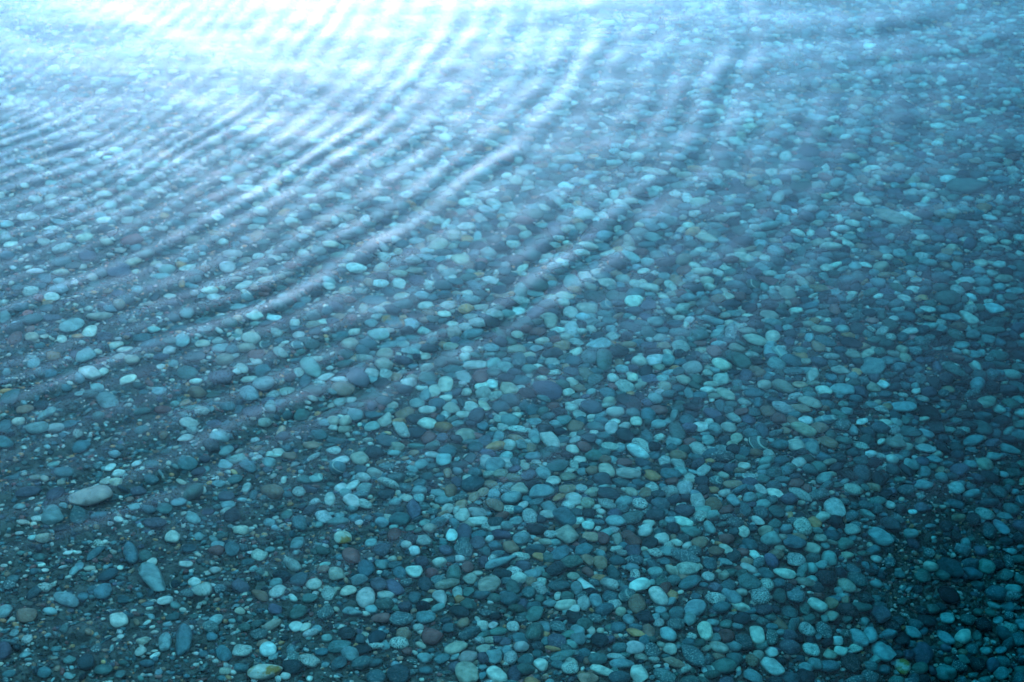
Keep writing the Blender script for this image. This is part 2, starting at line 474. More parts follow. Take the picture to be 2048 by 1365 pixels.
# pebbles read off the photograph, by tile: (x, y, width, height, tilt, rock) in a 2048-wide enlargement of a 700-pixel tile
TILES = [
    ((1348, 905), """63 210 95 90 -20 S|173 103 90 62 30 S|92 142 75 52 -20 W|262 80 80 50 0 G|410 78 75 50 0 W|443 138 95 60 -15 S|500 212 100 55 -45 W|590 243 110 62 -10 W
748 248 145 65 -20 S|942 325 120 105 -35 S|600 345 100 75 -30 G|677 362 40 55 0 O|825 408 90 72 -20 O|592 417 90 65 0 T|750 432 105 95 -40 S|700 520 135 95 -10 G
808 562 110 80 -15 Y|600 595 95 65 10 B|710 625 120 85 -5 S|905 620 95 90 -45 P|1205 490 140 95 -35 P|920 482 105 75 -15 K|1040 447 100 75 -10 S|1615 662 190 120 -38 K
1455 725 100 95 0 T|1320 710 70 52 0 G|1070 745 120 90 -25 G|1008 782 110 80 -35 Y|645 705 140 70 -5 W|772 757 120 62 -10 Y|530 705 95 65 -25 G|200 725 78 68 0 S
95 760 150 85 15 G|505 835 115 105 -20 S|440 755 125 100 -5 T|240 855 105 75 -5 S|335 840 125 85 -30 P|615 840 80 95 0 T|712 842 110 100 -20 D|838 895 120 75 -15 W
763 915 65 80 0 T|680 935 95 80 -20 T|925 955 95 75 -10 Y|925 880 90 70 -15 B|615 1000 110 60 -35 B|880 1040 115 80 -40 D|182 1040 95 120 10 W|302 1072 110 90 -5 R
488 1070 85 105 10 W|572 1078 72 95 -15 D|262 1140 120 80 -20 Y|110 1190 175 105 -40 D|285 1255 150 95 15 T|455 1215 90 88 0 B|570 1165 75 60 -10 W|570 1245 150 95 -40 W
805 1150 120 90 -15 S|918 1178 90 70 -10 Y|1035 1230 130 120 -45 K|910 1250 135 80 -5 G|1340 1255 105 95 -30 Y|1455 1175 140 130 -40 V|1228 1165 150 120 -40 P|1395 1055 110 70 -20 P
1480 985 125 80 -15 K|1150 1065 85 95 0 P|1605 835 120 100 -35 K|1875 895 85 50 -20 P|2010 1090 110 90 0 G|2030 1000 70 80 0 P|1820 1160 75 50 0 P|1905 1155 80 55 10 P
1935 715 105 85 10 T|1830 665 110 80 -10 T|1820 362 110 75 -25 S|1930 378 105 55 -10 P|1910 437 100 55 -40 P|1850 455 72 90 0 G|1655 210 95 75 -10 S|1460 190 130 75 -5 P
1195 155 95 90 -20 K|1100 120 85 95 0 G|875 150 110 75 20 P|735 60 90 65 15 W|950 195 80 55 -20 T|1020 130 110 70 -30 K|1555 105 65 55 0 B|1745 72 85 55 0 P
1870 20 125 50 0 P|1985 110 90 65 0 T|1510 35 110 55 -15 P|1460 110 85 70 0 P|1205 945 130 100 -20 V|60 390 100 70 -20 W|155 370 85 70 20 S|100 460 110 75 -10 T
228 305 100 90 -5 B|137 285 80 92 0 S|350 185 125 55 5 B|350 280 85 65 -40 P|525 300 95 65 15 P|420 335 75 82 0 G|405 460 75 70 -30 Y|60 610 180 90 -20 D
150 530 110 80 15 B|245 575 95 65 10 B|210 650 85 75 0 G|470 600 75 60 -35 W|345 605 90 75 20 K|490 400 80 50 -30 W|125 915 130 90 30 P|30 1000 75 90 0 D
100 1075 60 50 0 S|445 530 100 70 -30 G|1110 305 95 55 -15 G|1260 305 75 50 -15 W|1640 480 95 60 -15 K|1640 300 110 60 -5 G|1230 240 90 60 10 K|1330 1090 95 85 0 K
1080 1085 130 90 -40 P|1690 1210 80 60 0 T|1600 970 80 70 0 P|1770 1075 60 60 0 T|1900 985 65 50 20 P|2020 740 70 70 0 T|1400 350 60 32 -5 W|1975 575 65 42 -10 P
1590 1080 110 70 -40 P|660 1320 140 85 -10 G|460 1310 120 90 -20 P|300 640 90 50 -20 P|1150 1250 95 60 -5 G|1170 860 70 45 0 G|1155 690 75 45 -10 K"""),
    ((680, 905), """115 35 110 80 -10 Y|70 285 105 75 -25 W|80 192 95 60 40 W|145 212 85 70 20 P|15 495 95 80 0 W|65 605 125 100 -35 R|150 680 105 95 25 G|225 770 120 90 -40 V
150 850 110 125 10 W|320 790 110 85 -40 V|435 695 105 85 -25 W|350 700 90 70 -30 G|267 838 100 55 -5 W|45 808 95 70 10 Y|240 650 75 60 -5 P|355 975 140 105 10 D
40 1060 115 80 -20 K|210 1085 110 75 25 K|35 1130 90 75 0 G|130 1230 130 85 20 G|215 1310 110 85 0 G|340 1300 130 115 0 K|500 770 85 80 0 K|435 845 80 75 0 G
583 850 80 95 20 W|487 512 105 72 -5 S|430 572 70 55 0 W|345 385 120 85 0 G|315 475 80 88 0 R|412 445 65 60 0 T|250 570 95 80 20 K|500 412 75 50 0 P
540 340 65 50 0 D|630 325 75 65 0 W|710 305 85 75 45 B|720 368 95 75 30 W|805 350 115 60 -5 W|805 398 120 58 5 W|915 310 105 70 -25 B|910 405 105 75 15 K
785 262 75 68 20 B|840 235 80 60 20 B|885 185 95 60 -15 B|910 245 75 65 0 P|770 180 135 95 20 K|685 170 65 58 0 V|1178 228 150 92 0 P|1145 290 95 50 10 D
1330 215 110 65 5 B|1410 210 75 60 0 S|1370 275 95 75 -15 W|1245 165 90 65 10 W|1105 140 110 50 20 V|1190 120 85 75 0 P|1275 80 130 70 15 G|1115 375 110 90 -50 S
1215 365 85 60 -10 W|1315 375 135 95 -35 G|1030 400 90 70 20 P|1325 480 140 112 -25 Y|1230 477 80 58 0 S|1065 500 100 70 15 P|945 480 120 70 -15 V|725 565 125 100 -35 D
805 525 105 90 -45 V|725 465 85 105 0 V|650 480 65 72 -20 W|620 570 85 65 -10 V|1295 590 145 85 25 G|1425 570 110 80 20 G|1520 645 95 80 -15 B|1535 500 85 72 -20 R
1620 505 58 75 0 Y|1535 565 50 45 0 B|1710 385 160 85 15 T|1845 365 120 75 0 K|1805 418 75 50 0 W|1880 300 110 75 -10 G|1755 300 95 72 -10 S|1560 300 110 65 -20 S
1565 240 140 80 -10 K|1690 120 145 78 0 W|1560 105 105 90 -45 Y|1825 132 105 65 -20 O|1935 125 120 82 0 G|1830 205 85 68 -40 S|1700 230 90 60 -30 Y|1790 235 85 70 0 B
2010 210 82 92 10 S|1950 440 85 75 0 K|2010 400 120 75 -30 W|1885 500 90 75 -15 W|1970 530 75 48 0 W|1715 575 88 112 10 V|1845 585 95 65 -15 S|1450 425 75 62 -10 W
1470 495 110 60 -5 B|1015 695 105 60 10 S|1130 710 105 70 0 P|870 770 150 112 15 Y|760 735 85 70 -10 Y|750 672 68 65 0 R|1015 785 80 100 20 T|1180 757 65 55 0 S
1280 775 130 70 5 G|1380 790 72 88 20 P|1435 775 125 58 -40 W|1270 680 130 70 25 K|1360 720 75 50 -5 Y|1750 775 140 85 28 W|1600 705 75 98 10 G|1710 672 85 55 0 P
1725 715 60 65 0 S|1845 695 90 62 0 P|1880 755 80 65 0 T|1860 840 130 90 -40 W|1950 830 80 65 -50 O|1735 885 98 115 10 B|1580 840 90 75 0 G|1495 865 75 88 20 P
1425 880 78 90 0 S|1315 895 130 75 -5 W|1270 838 40 60 -10 W|1105 815 85 75 10 G|990 855 115 85 -5 G|755 885 105 80 -20 T|750 815 75 65 0 T|685 815 60 70 10 S
1070 880 65 72 -30 V|1145 940 110 85 50 T|1200 1020 85 70 -45 P|1275 1020 95 78 -20 D|1015 1020 85 68 -30 S|925 1050 115 60 5 T|835 1010 65 60 -10 W|895 1010 55 42 0 W
680 1145 138 78 25 Y|600 1210 95 68 15 G|905 1195 105 92 -10 P|840 1150 85 60 10 Y|870 1098 85 45 0 Y|970 1108 75 58 0 V|1060 1090 95 72 -10 G|1150 1130 75 60 0 K
1265 1100 115 85 0 V|1085 1215 95 80 0 G|1175 1245 95 82 -45 W|1020 1295 80 100 0 V|915 1300 135 88 -35 W|740 1290 125 145 30 Y|1300 1190 150 75 20 T|1345 1265 105 80 0 S
1540 1275 150 65 -15 W|1450 1320 125 70 0 B|1650 1235 140 60 5 P|1725 1145 110 82 10 W|1620 1195 110 45 0 S|1825 1160 105 88 -30 D|1950 1230 138 62 -25 B|1750 1295 120 98 -50 W
1900 1310 140 85 -25 D|1735 1060 98 58 -30 O|1805 1050 72 85 0 B|1920 1065 100 85 -20 P|1930 1150 90 75 -20 Y|1965 1005 100 75 0 D|1865 1000 70 55 10 S|1875 925 75 52 0 P
1690 975 80 62 -50 P|1630 1025 95 72 0 G|1520 1100 110 92 -20 K|1430 1170 78 65 -30 G|1490 970 90 65 -10 D|1365 960 85 88 0 K|1065 305 75 50 25 W|605 40 88 85 0 P
700 75 110 55 0 G|475 70 85 55 25 P|275 85 95 55 -5 D|900 75 115 85 20 P|855 55 70 80 0 S|540 15 80 45 0 W|765 35 75 70 0 G|970 20 80 60 20 P
1085 85 70 55 -20 Y|1400 40 75 50 10 Y|1365 75 55 60 0 S|1410 110 60 50 0 P|1600 40 55 50 0 P|1665 55 90 55 0 R|1770 60 105 60 -10 K|1900 45 75 70 0 S
1980 65 90 70 -40 S|470 180 78 62 0 G|465 265 60 60 0 P|390 270 85 50 -5 W|580 240 110 45 -10 P|600 275 100 55 0 P|270 240 100 65 5 K|500 1280 90 60 -10 G
130 1155 110 60 0 K|850 935 75 55 0 D|700 930 130 80 -15 K|500 965 120 85 0 D|120 100 80 60 0 G|430 330 80 110 0 V|1150 450 110 70 0 K|850 580 75 70 0 G
1560 470 90 50 10 P|1450 355 80 60 0 K|1380 350 85 50 0 G|1920 580 110 70 0 P|1650 330 80 60 0 D|1990 630 110 70 -20 G|1900 640 65 50 0 G|1810 530 100 80 10 K"""),
    ((0, 905), """528 255 235 105 12 Y|308 365 130 105 10 P|460 370 130 105 -45 G|375 115 115 65 0 G|158 228 145 55 5 V|887 72 95 60 0 G|1095 65 105 75 0 G|1320 70 95 70 -20 P
800 65 60 45 0 W|320 240 110 90 15 V|620 172 70 50 0 Y|905 412 135 70 -5 V|1358 370 90 90 0 K|1320 255 95 75 0 V|1440 205 55 65 0 S|1485 250 50 65 0 G
1745 230 80 60 -15 S|1930 275 68 76 0 W|1890 372 92 75 -20 S|1990 48 100 60 10 W|1995 205 85 60 0 W|1680 365 75 60 0 T|1755 410 80 85 0 G|1575 412 85 52 -10 P
1010 495 92 80 -15 W|1165 490 60 50 0 P|695 397 55 32 0 W|765 585 128 78 -62 G|895 730 215 108 -42 P|890 640 65 55 0 W|555 585 120 55 40 G|525 675 70 38 5 Y
635 715 115 80 30 K|850 600 75 65 0 T|600 812 105 98 0 G|385 862 155 82 -15 P|200 815 105 60 45 G|155 958 118 80 0 B|20 930 90 92 0 P|20 1160 90 95 0 V
1185 802 118 85 0 S|1140 750 75 65 0 W|968 868 100 65 12 W|695 980 105 85 -10 W|865 890 80 45 0 G|1010 955 90 62 10 G|1272 985 85 60 30 P|1075 1100 92 175 5 G
965 1110 70 95 0 P|1420 1160 110 80 0 S|1310 1175 115 88 -50 G|1570 1152 100 90 0 W|1515 1060 100 88 0 D|1735 1020 85 70 -10 W|1740 935 105 88 20 T|1903 940 105 88 0 D
1625 818 95 90 0 S|1840 772 92 70 10 W|1922 825 92 85 0 S|1808 850 95 65 0 T|1750 745 110 92 0 G|1965 710 100 75 -10 Y|1740 530 88 102 0 P|1515 602 95 80 -15 S
1360 560 85 92 20 G|1105 560 90 65 -5 K|1090 655 85 40 0 W|1610 915 75 60 0 V|1550 1280 200 105 10 W|1715 1255 120 85 0 K|1810 1215 120 85 -15 S|1985 1235 95 80 30 G
1985 1130 140 85 0 G|2010 1060 110 72 -15 K|600 1268 105 65 0 T|410 1222 70 50 0 T|820 1165 70 52 25 W|905 1185 60 40 30 W|840 1110 75 50 15 Y|370 1040 50 48 0 T
500 1225 90 80 0 K|265 1285 75 58 0 G|1240 1075 65 50 0 G|930 1290 50 45 -30 P|795 325 75 50 0 P|960 330 80 62 0 T|485 845 65 55 0 G|365 445 100 58 0 K
1600 10 90 40 0 W|1160 105 90 60 0 V|1375 155 90 55 25 T|1850 150 85 55 15 P|1285 185 75 40 0 P|1060 165 80 32 -25 Y|1045 290 95 45 10 P|1130 390 100 70 -35 P
1815 340 85 60 25 K|210 385 60 35 5 W|130 405 60 35 10 Y|205 150 65 35 0 Y|80 145 75 50 0 G|310 70 70 40 0 P|530 205 85 60 -10 G|1560 100 60 40 0 V
1250 505 55 40 -30 P|400 585 55 35 10 W|430 690 60 45 40 P|190 500 55 40 0 P|720 855 70 50 0 G|1290 800 75 55 0 D|1410 930 60 45 0 Y|1450 640 75 45 0 G
1600 1190 60 60 0 P|1720 1190 70 60 0 D|1880 1165 75 50 0 G|1790 1025 65 50 30 Y|1855 1040 60 55 0 P|1910 1085 60 45 0 P|80 1060 55 50 0 P|330 1150 60 50 0 G
560 1150 65 70 0 D|700 1080 45 35 0 W|980 1010 55 40 0 P|1190 1180 60 45 0 G|1320 1280 70 45 0 Y|400 1300 60 40 -20 P|700 1300 60 50 0 D|60 1300 75 45 10 G
150 1180 65 45 10 P|460 665 55 50 0 P|1900 660 75 40 0 P|1940 60 40 30 0 P|1220 350 75 45 0 V|680 1005 50 40 0 Y|640 80 60 45 30 W|1200 100 60 50 0 D"""),
    ((0, 450), """62 1005 115 95 10 G|25 540 70 75 0 P|30 1175 80 75 0 G|220 1185 128 80 5 P|405 1165 100 60 0 G|470 1295 115 80 15 G|145 1072 100 62 0 B|278 1105 110 55 35 P
625 1025 145 95 -30 P|525 865 120 85 -10 W|500 765 115 75 10 P|195 812 75 60 0 P|565 950 85 50 0 P|420 585 140 80 15 P|530 620 85 75 0 W|615 650 95 60 0 V
87 660 75 80 0 R|455 650 80 38 0 O|360 665 65 50 -30 W|680 698 80 42 10 W|730 728 100 48 0 W|700 775 75 48 15 W|830 655 115 60 0 G|880 695 120 60 10 G
755 905 95 52 8 W|1062 675 80 72 0 P|985 735 70 55 0 W|1185 555 105 62 10 G|1345 570 85 55 0 T|1090 515 80 60 0 P|1135 770 120 65 0 G|930 975 85 58 0 P
1095 865 120 85 -10 D|1290 890 130 80 0 V|1415 838 75 55 -20 W|1455 898 100 55 0 W|1460 985 110 88 -20 P|1545 925 120 95 0 P|1477 1095 120 85 0 V|1250 990 85 50 20 T
1675 975 92 60 0 S|1570 1025 90 60 0 V|1780 920 75 72 30 G|1820 830 150 90 -40 P|1750 865 60 60 0 S|1910 890 95 62 15 W|2005 960 120 80 0 B|1985 1030 80 68 0 S
1640 745 90 55 -20 S|1740 700 75 55 0 G|1825 695 90 65 0 T|1545 698 75 55 0 G|1490 530 95 50 0 W|1605 540 95 50 -10 W|1835 580 85 60 0 Y|1890 565 95 40 0 W
1750 640 75 55 -15 W|1100 1160 100 68 -5 W|1085 1245 95 62 0 W|1285 1240 100 62 0 P|1230 1290 90 70 0 K|1250 1160 100 60 0 V|1320 1315 90 70 25 P|1325 1165 60 48 0 G
1125 1075 95 45 0 T|1870 1225 85 65 -10 G|1965 1255 120 60 0 G|1950 1320 90 58 0 S|1820 1285 100 50 0 B|1400 475 115 60 0 P|1250 420 85 55 -10 W|1330 245 95 75 -20 W
1095 250 100 55 0 W|1125 85 95 65 0 Y|1435 205 80 50 0 Y|1610 255 90 50 0 G|1530 260 60 30 0 W|1615 195 80 38 0 W|1865 150 80 45 0 P|1935 112 90 50 0 Y
495 72 95 55 5 W|360 215 110 65 0 G|260 312 85 60 -20 G|345 375 110 60 0 P|305 420 85 55 0 W|100 368 70 45 0 G|740 435 85 60 0 G|995 415 75 40 0 W
65 112 90 50 0 W|205 270 95 35 0 W|845 25 70 45 0 W|700 145 60 40 -20 W|185 550 130 70 0 G|120 480 85 55 0 G|275 485 85 52 0 G|295 540 130 50 0 V
940 300 120 45 0 P|700 275 140 70 0 V|1065 345 36 38 0 O|1285 720 90 60 0 P|1920 355 75 45 -15 W|1660 420 60 45 0 P|2020 385 80 55 0 Y|1330 1060 90 50 0 G
400 865 85 55 0 T|290 870 85 60 0 G|260 650 50 35 0 W|1400 1080 55 60 0 G|1900 1160 70 45 0 P|2000 640 75 50 0 G|1630 1330 80 50 0 W|1200 610 90 40 0 P
1040 600 100 50 0 G|900 610 80 40 0 P|640 490 80 45 0 G|1000 680 90 45 0 T|1180 690 90 50 0 Y|470 985 70 40 10 P|940 830 50 40 0 W|400 1000 70 40 0 K"""),
    ((680, 450), """580 115 105 80 10 Y|668 60 90 70 0 Y|740 82 75 60 0 O|448 92 100 60 0 S|95 250 115 72 -5 W|705 205 115 78 0 Y|635 280 100 62 0 P|1010 108 85 62 0 W
1205 182 90 58 -10 W|905 232 100 58 0 G|1140 345 150 82 -15 T|1355 330 115 85 -20 P|1435 300 90 68 -40 W|1500 275 60 58 0 W|1560 335 105 68 -5 Y|1570 165 105 52 10 W
1530 125 90 58 0 P|1935 350 100 60 -40 S|1965 318 95 62 -30 B|1715 445 105 82 10 W|1595 415 85 72 0 T|1800 470 100 78 0 V|1315 418 100 48 -5 Y|1065 440 85 50 0 S
1045 500 90 62 0 W|630 470 95 62 0 W|880 325 105 52 -10 W|340 340 90 68 -30 W|235 340 95 50 0 W|525 340 70 45 0 W|675 330 85 50 0 G|200 445 150 72 0 G
305 565 145 98 -15 G|225 640 125 72 0 P|415 580 90 72 0 P|500 470 95 55 0 W|610 520 75 42 0 W|765 535 95 52 0 S|905 515 95 62 0 S|805 570 95 55 0 S
735 595 85 50 0 S|735 690 125 62 -8 G|640 705 95 60 0 Y|745 735 80 58 -10 W|495 765 65 55 -10 Y|265 750 100 72 0 Y|285 700 130 68 10 P|410 735 105 50 0 P
650 755 90 60 0 D|510 720 105 52 0 K|785 820 150 66 -5 W|660 845 120 62 0 G|820 890 90 82 -15 R|723 890 108 70 -30 S|615 935 95 95 0 W|510 895 95 72 0 T
265 868 80 70 0 S|185 865 75 58 0 S|100 890 138 100 -25 V|235 920 105 78 0 K|550 970 75 88 -10 W|500 990 75 88 -10 P|830 942 85 45 5 W|885 930 70 55 -20 W
1060 910 125 78 0 G|985 960 120 82 -20 Y|1220 965 175 112 -22 V|1045 785 90 88 0 D|1155 725 90 55 0 P|1375 680 105 50 -15 S|1355 605 80 92 -10 S|1275 612 100 45 -5 W
1230 560 78 100 0 Y|1345 510 90 72 -20 W|1440 490 130 82 0 Y|1150 515 100 68 20 V|1095 565 90 60 0 G|1295 705 100 72 0 B|1380 745 90 55 10 W|1465 775 100 82 10 G
1540 790 88 130 -15 T|1530 700 130 80 10 P|1595 655 75 58 0 S|1625 740 120 65 10 K|1695 600 120 68 -20 G|1800 630 90 78 0 T|1870 660 95 55 0 W|1810 705 110 58 0 V
1740 690 85 50 0 G|1840 785 95 72 20 W|1915 785 80 72 0 P|1990 715 95 78 -10 S|2010 905 80 60 -10 Y|1905 950 80 62 0 Y|1570 985 90 72 -15 G|1475 1065 130 88 -15 V
1355 860 100 62 0 V|1440 865 90 68 -15 Y|1255 865 80 45 0 S|1490 905 100 78 20 D|1665 945 100 72 -10 S|1600 895 65 55 -20 W|1705 890 65 55 0 W|1810 900 115 72 0 V
1360 920 75 62 -20 Y|1410 1040 75 48 0 S|1240 800 90 62 -10 S|645 1070 100 68 -15 Y|510 1080 100 50 0 W|615 1110 65 58 -20 S|380 1100 120 78 5 B|180 1005 150 58 0 T
60 1022 70 50 0 W|450 1040 95 72 0 P|260 1140 85 92 20 Y|190 1180 100 78 25 P|90 1108 100 78 -20 P|195 1110 100 48 0 G|355 1190 128 70 -55 S|512 1158 118 78 -5 W
440 1215 130 72 0 K|840 1060 85 55 -40 Y|305 1055 65 50 0 Y|615 1015 80 45 0 W|800 1115 100 85 40 V|720 1110 90 50 0 W|1140 1150 95 62 0 P|1050 1195 150 55 -5 S
950 1180 65 55 0 S|1230 1260 140 85 -50 W|1140 1235 65 90 -10 P|1590 1190 98 70 58 W|1500 1180 105 72 -10 G|1665 1225 115 82 0 K|1580 1290 110 55 -10 S|1765 1280 125 62 -25 S
1365 1315 75 55 -10 W|1730 1145 70 72 0 W|1800 1110 90 85 0 G|1985 1190 82 105 10 G|1865 1080 100 60 0 R|1955 1270 90 55 0 P|1690 1035 150 92 -20 K|845 1260 90 82 0 V
270 1265 130 72 -15 G|600 1245 70 58 0 V|1115 1300 65 55 0 B|1080 1060 90 55 0 G|1120 1080 80 70 0 G|930 1230 70 65 0 P|690 1160 80 50 0 P|1370 1225 60 38 0 W
1310 1140 80 60 0 T|1395 1110 85 55 -10 S|1300 1255 95 60 0 G|1460 1245 90 60 0 G|1570 560 90 60 0 G|1960 580 110 70 0 G|1980 540 80 50 0 Y|1640 350 60 50 0 G
1780 270 80 45 10 W|1700 180 100 60 -30 P|1420 160 80 45 0 W|1300 220 70 50 -20 W|1110 100 80 90 0 G|1175 105 110 40 5 G|800 65 50 60 0 P|520 150 90 45 0 P
1900 420 75 45 -10 W|1910 450 75 45 0 P|1650 420 70 60 0 T|930 380 90 70 0 V|1140 400 110 40 0 P|1060 380 80 80 0 P|960 450 130 55 0 K|1480 420 120 80 -10 T
500 190 100 45 0 P|440 260 120 45 0 Y|580 200 90 45 10 G|360 420 90 55 10 Y|480 410 90 50 0 P|780 350 120 60 -25 G|820 480 110 45 0 Y|1280 710 60 50 0 B"""),
    ((1348, 450), """185 75 120 78 -20 Y|235 50 80 70 0 T|155 145 75 50 0 W|240 180 55 48 0 S|405 190 120 58 -25 Y|245 275 85 46 -10 W|295 248 80 35 -10 W|510 250 95 52 -15 P
15 325 90 62 -15 B|745 332 88 55 -40 Y|668 398 95 82 -15 Y|890 250 75 55 0 W|815 230 65 58 0 D|1005 102 85 42 -15 W|1095 122 95 42 0 B|725 45 70 45 -20 W
795 45 60 52 0 W|710 255 80 52 -20 R|555 320 110 58 -15 R|460 345 80 62 0 T|315 420 80 50 0 Y|345 515 110 60 0 P|435 530 75 30 -10 W|560 525 100 68 0 Y
715 495 80 42 0 W|840 370 130 58 0 B|340 620 75 122 -10 S|475 670 125 72 -15 W|575 650 95 82 0 Y|250 632 95 62 25 P|145 690 80 40 0 R|155 738 80 50 0 Y
235 740 90 72 -10 R|430 620 90 40 0 Y|315 570 75 45 0 Y|105 835 115 82 0 S|390 790 130 92 -30 T|600 812 115 82 -10 P|755 768 75 55 -10 O|845 712 88 70 -40 B
865 610 110 55 -10 Y|790 577 70 45 -15 Y|960 570 85 60 -10 V|900 560 45 48 0 W|1070 605 90 78 0 K|1130 635 88 52 -35 T|1020 645 80 45 -10 O|1265 585 95 82 0 T
1160 560 75 45 0 R|1045 755 100 68 -20 Y|1140 750 112 52 30 Y|1165 830 140 102 10 P|820 880 105 70 50 W|970 850 105 72 -15 Y|1070 862 60 50 0 O|880 965 95 78 0 W
990 960 150 78 0 P|705 855 135 58 0 D|640 945 130 82 -25 Y|740 935 90 50 -5 B|820 920 80 40 0 Y|640 1070 130 68 -20 S|550 1090 95 72 -10 B|465 1095 80 62 0 T
410 1040 80 45 -10 S|300 990 128 70 -30 Y|230 1000 90 50 0 Y|370 930 62 68 0 D|270 900 100 80 0 S|65 900 85 55 -10 B|130 900 60 58 0 T|40 710 80 80 0 S
470 985 125 65 5 G|145 995 100 62 0 G|270 1060 58 78 0 G|225 1105 100 68 -20 V|345 1125 98 52 -35 S|155 1180 100 70 0 W|205 1160 60 55 0 W|320 1185 95 68 -15 Y
515 1205 78 88 0 G|365 1250 72 66 30 Y|75 1140 90 78 0 G|20 1210 90 108 20 T|200 1255 80 68 0 P|145 1310 112 76 -30 S|490 1280 120 88 -10 D|775 1145 85 60 -5 W
700 1145 70 60 0 B|850 1185 105 82 -10 B|760 1195 150 72 -20 Y|655 1205 60 45 0 B|900 1270 120 62 -15 B|1085 1290 95 52 -20 S|735 1075 150 58 -5 B|800 1040 130 72 -20 Y
1335 1062 165 65 0 P|1220 930 75 48 -20 W|1160 950 95 58 -20 Y|1420 970 65 45 20 W|1455 1015 80 40 -10 Y|1525 925 75 80 0 K|1500 1100 132 95 -25 K|1295 1270 135 82 0 Y
1470 1220 105 62 -15 P|1360 1210 180 78 -10 G|1235 1155 75 50 0 W|1285 1110 85 58 -30 G|1100 1150 85 48 15 W|1465 1305 120 55 -10 S|1830 1035 125 82 20 Y|1890 1075 90 52 -15 W
2010 1020 80 55 0 P|1610 1195 85 55 -5 P|1750 1255 130 70 10 P|1800 1185 140 98 -10 T|1960 1310 120 62 -15 P|1650 1290 85 60 -10 G|1600 960 80 50 -5 B|1710 325 105 55 0 W
1650 240 75 68 0 P|1920 310 120 55 0 Y|1460 175 95 58 0 S|1590 155 75 50 0 B|1840 88 95 50 0 W|1925 130 95 35 -15 Y|1800 40 90 35 -10 W|2020 240 80 85 0 T
2000 385 110 58 0 P|1960 420 100 58 -15 T|1880 575 135 82 15 T|1720 540 125 70 -25 W|1620 535 120 62 -10 P|1480 490 95 45 -5 S|1870 490 125 72 -10 P|1600 425 155 98 0 T
1410 380 90 50 0 W|1350 430 80 55 -15 W|1300 460 95 58 15 D|1355 530 110 85 -10 G|1490 540 90 40 -5 B|1460 425 60 40 0 O|1380 620 110 55 20 W|1560 600 90 58 0 P
1830 665 95 55 -5 P|1690 700 100 58 0 P|1760 755 100 58 0 P|1840 610 190 58 0 T|1630 845 145 72 -35 T|1545 830 55 75 0 V|1490 790 85 50 10 V|1970 705 90 58 0 K
2010 945 112 66 -30 G|1060 240 85 58 0 P|1120 230 80 40 -20 W|885 680 120 75 -15 G|1030 690 140 75 -15 K|620 745 110 70 -20 P|700 790 130 75 -10 G|560 730 80 90 0 P
420 880 90 80 30 V|940 400 80 45 0 P|870 300 60 50 0 P|1220 455 85 45 0 G|1190 500 90 40 0 D|1080 530 80 55 0 D|1120 450 80 50 0 K|1380 500 110 60 0 G
1240 395 100 50 0 V|870 520 90 65 0 T|940 495 60 60 0 R|680 680 80 55 -10 V|800 470 90 55 10 G|800 660 60 60 0 P|1900 230 75 45 0 W|1800 225 90 55 0 Y
1420 325 70 35 0 W|1385 285 55 45 10 W|1600 285 60 40 0 P|1320 160 85 60 0 P|1100 60 75 45 -20 G|1160 55 110 55 0 V|1270 70 60 45 0 P|1240 150 85 65 0 P
80 980 60 70 0 P|900 1050 80 60 -15 G|1010 1090 80 55 0 P|980 1170 110 80 0 D|1040 1200 70 70 0 P|1350 1140 80 55 0 T|1340 940 80 50 -10 G|1440 900 75 65 0 D
280 1310 80 60 0 P|620 1280 110 70 0 G|810 1300 90 95 0 P|990 1045 65 40 0 P|1160 1050 80 48 -10 P|1540 1180 100 80 0 K|1940 1110 60 50 0 P|1700 1110 110 55 0 K"""),
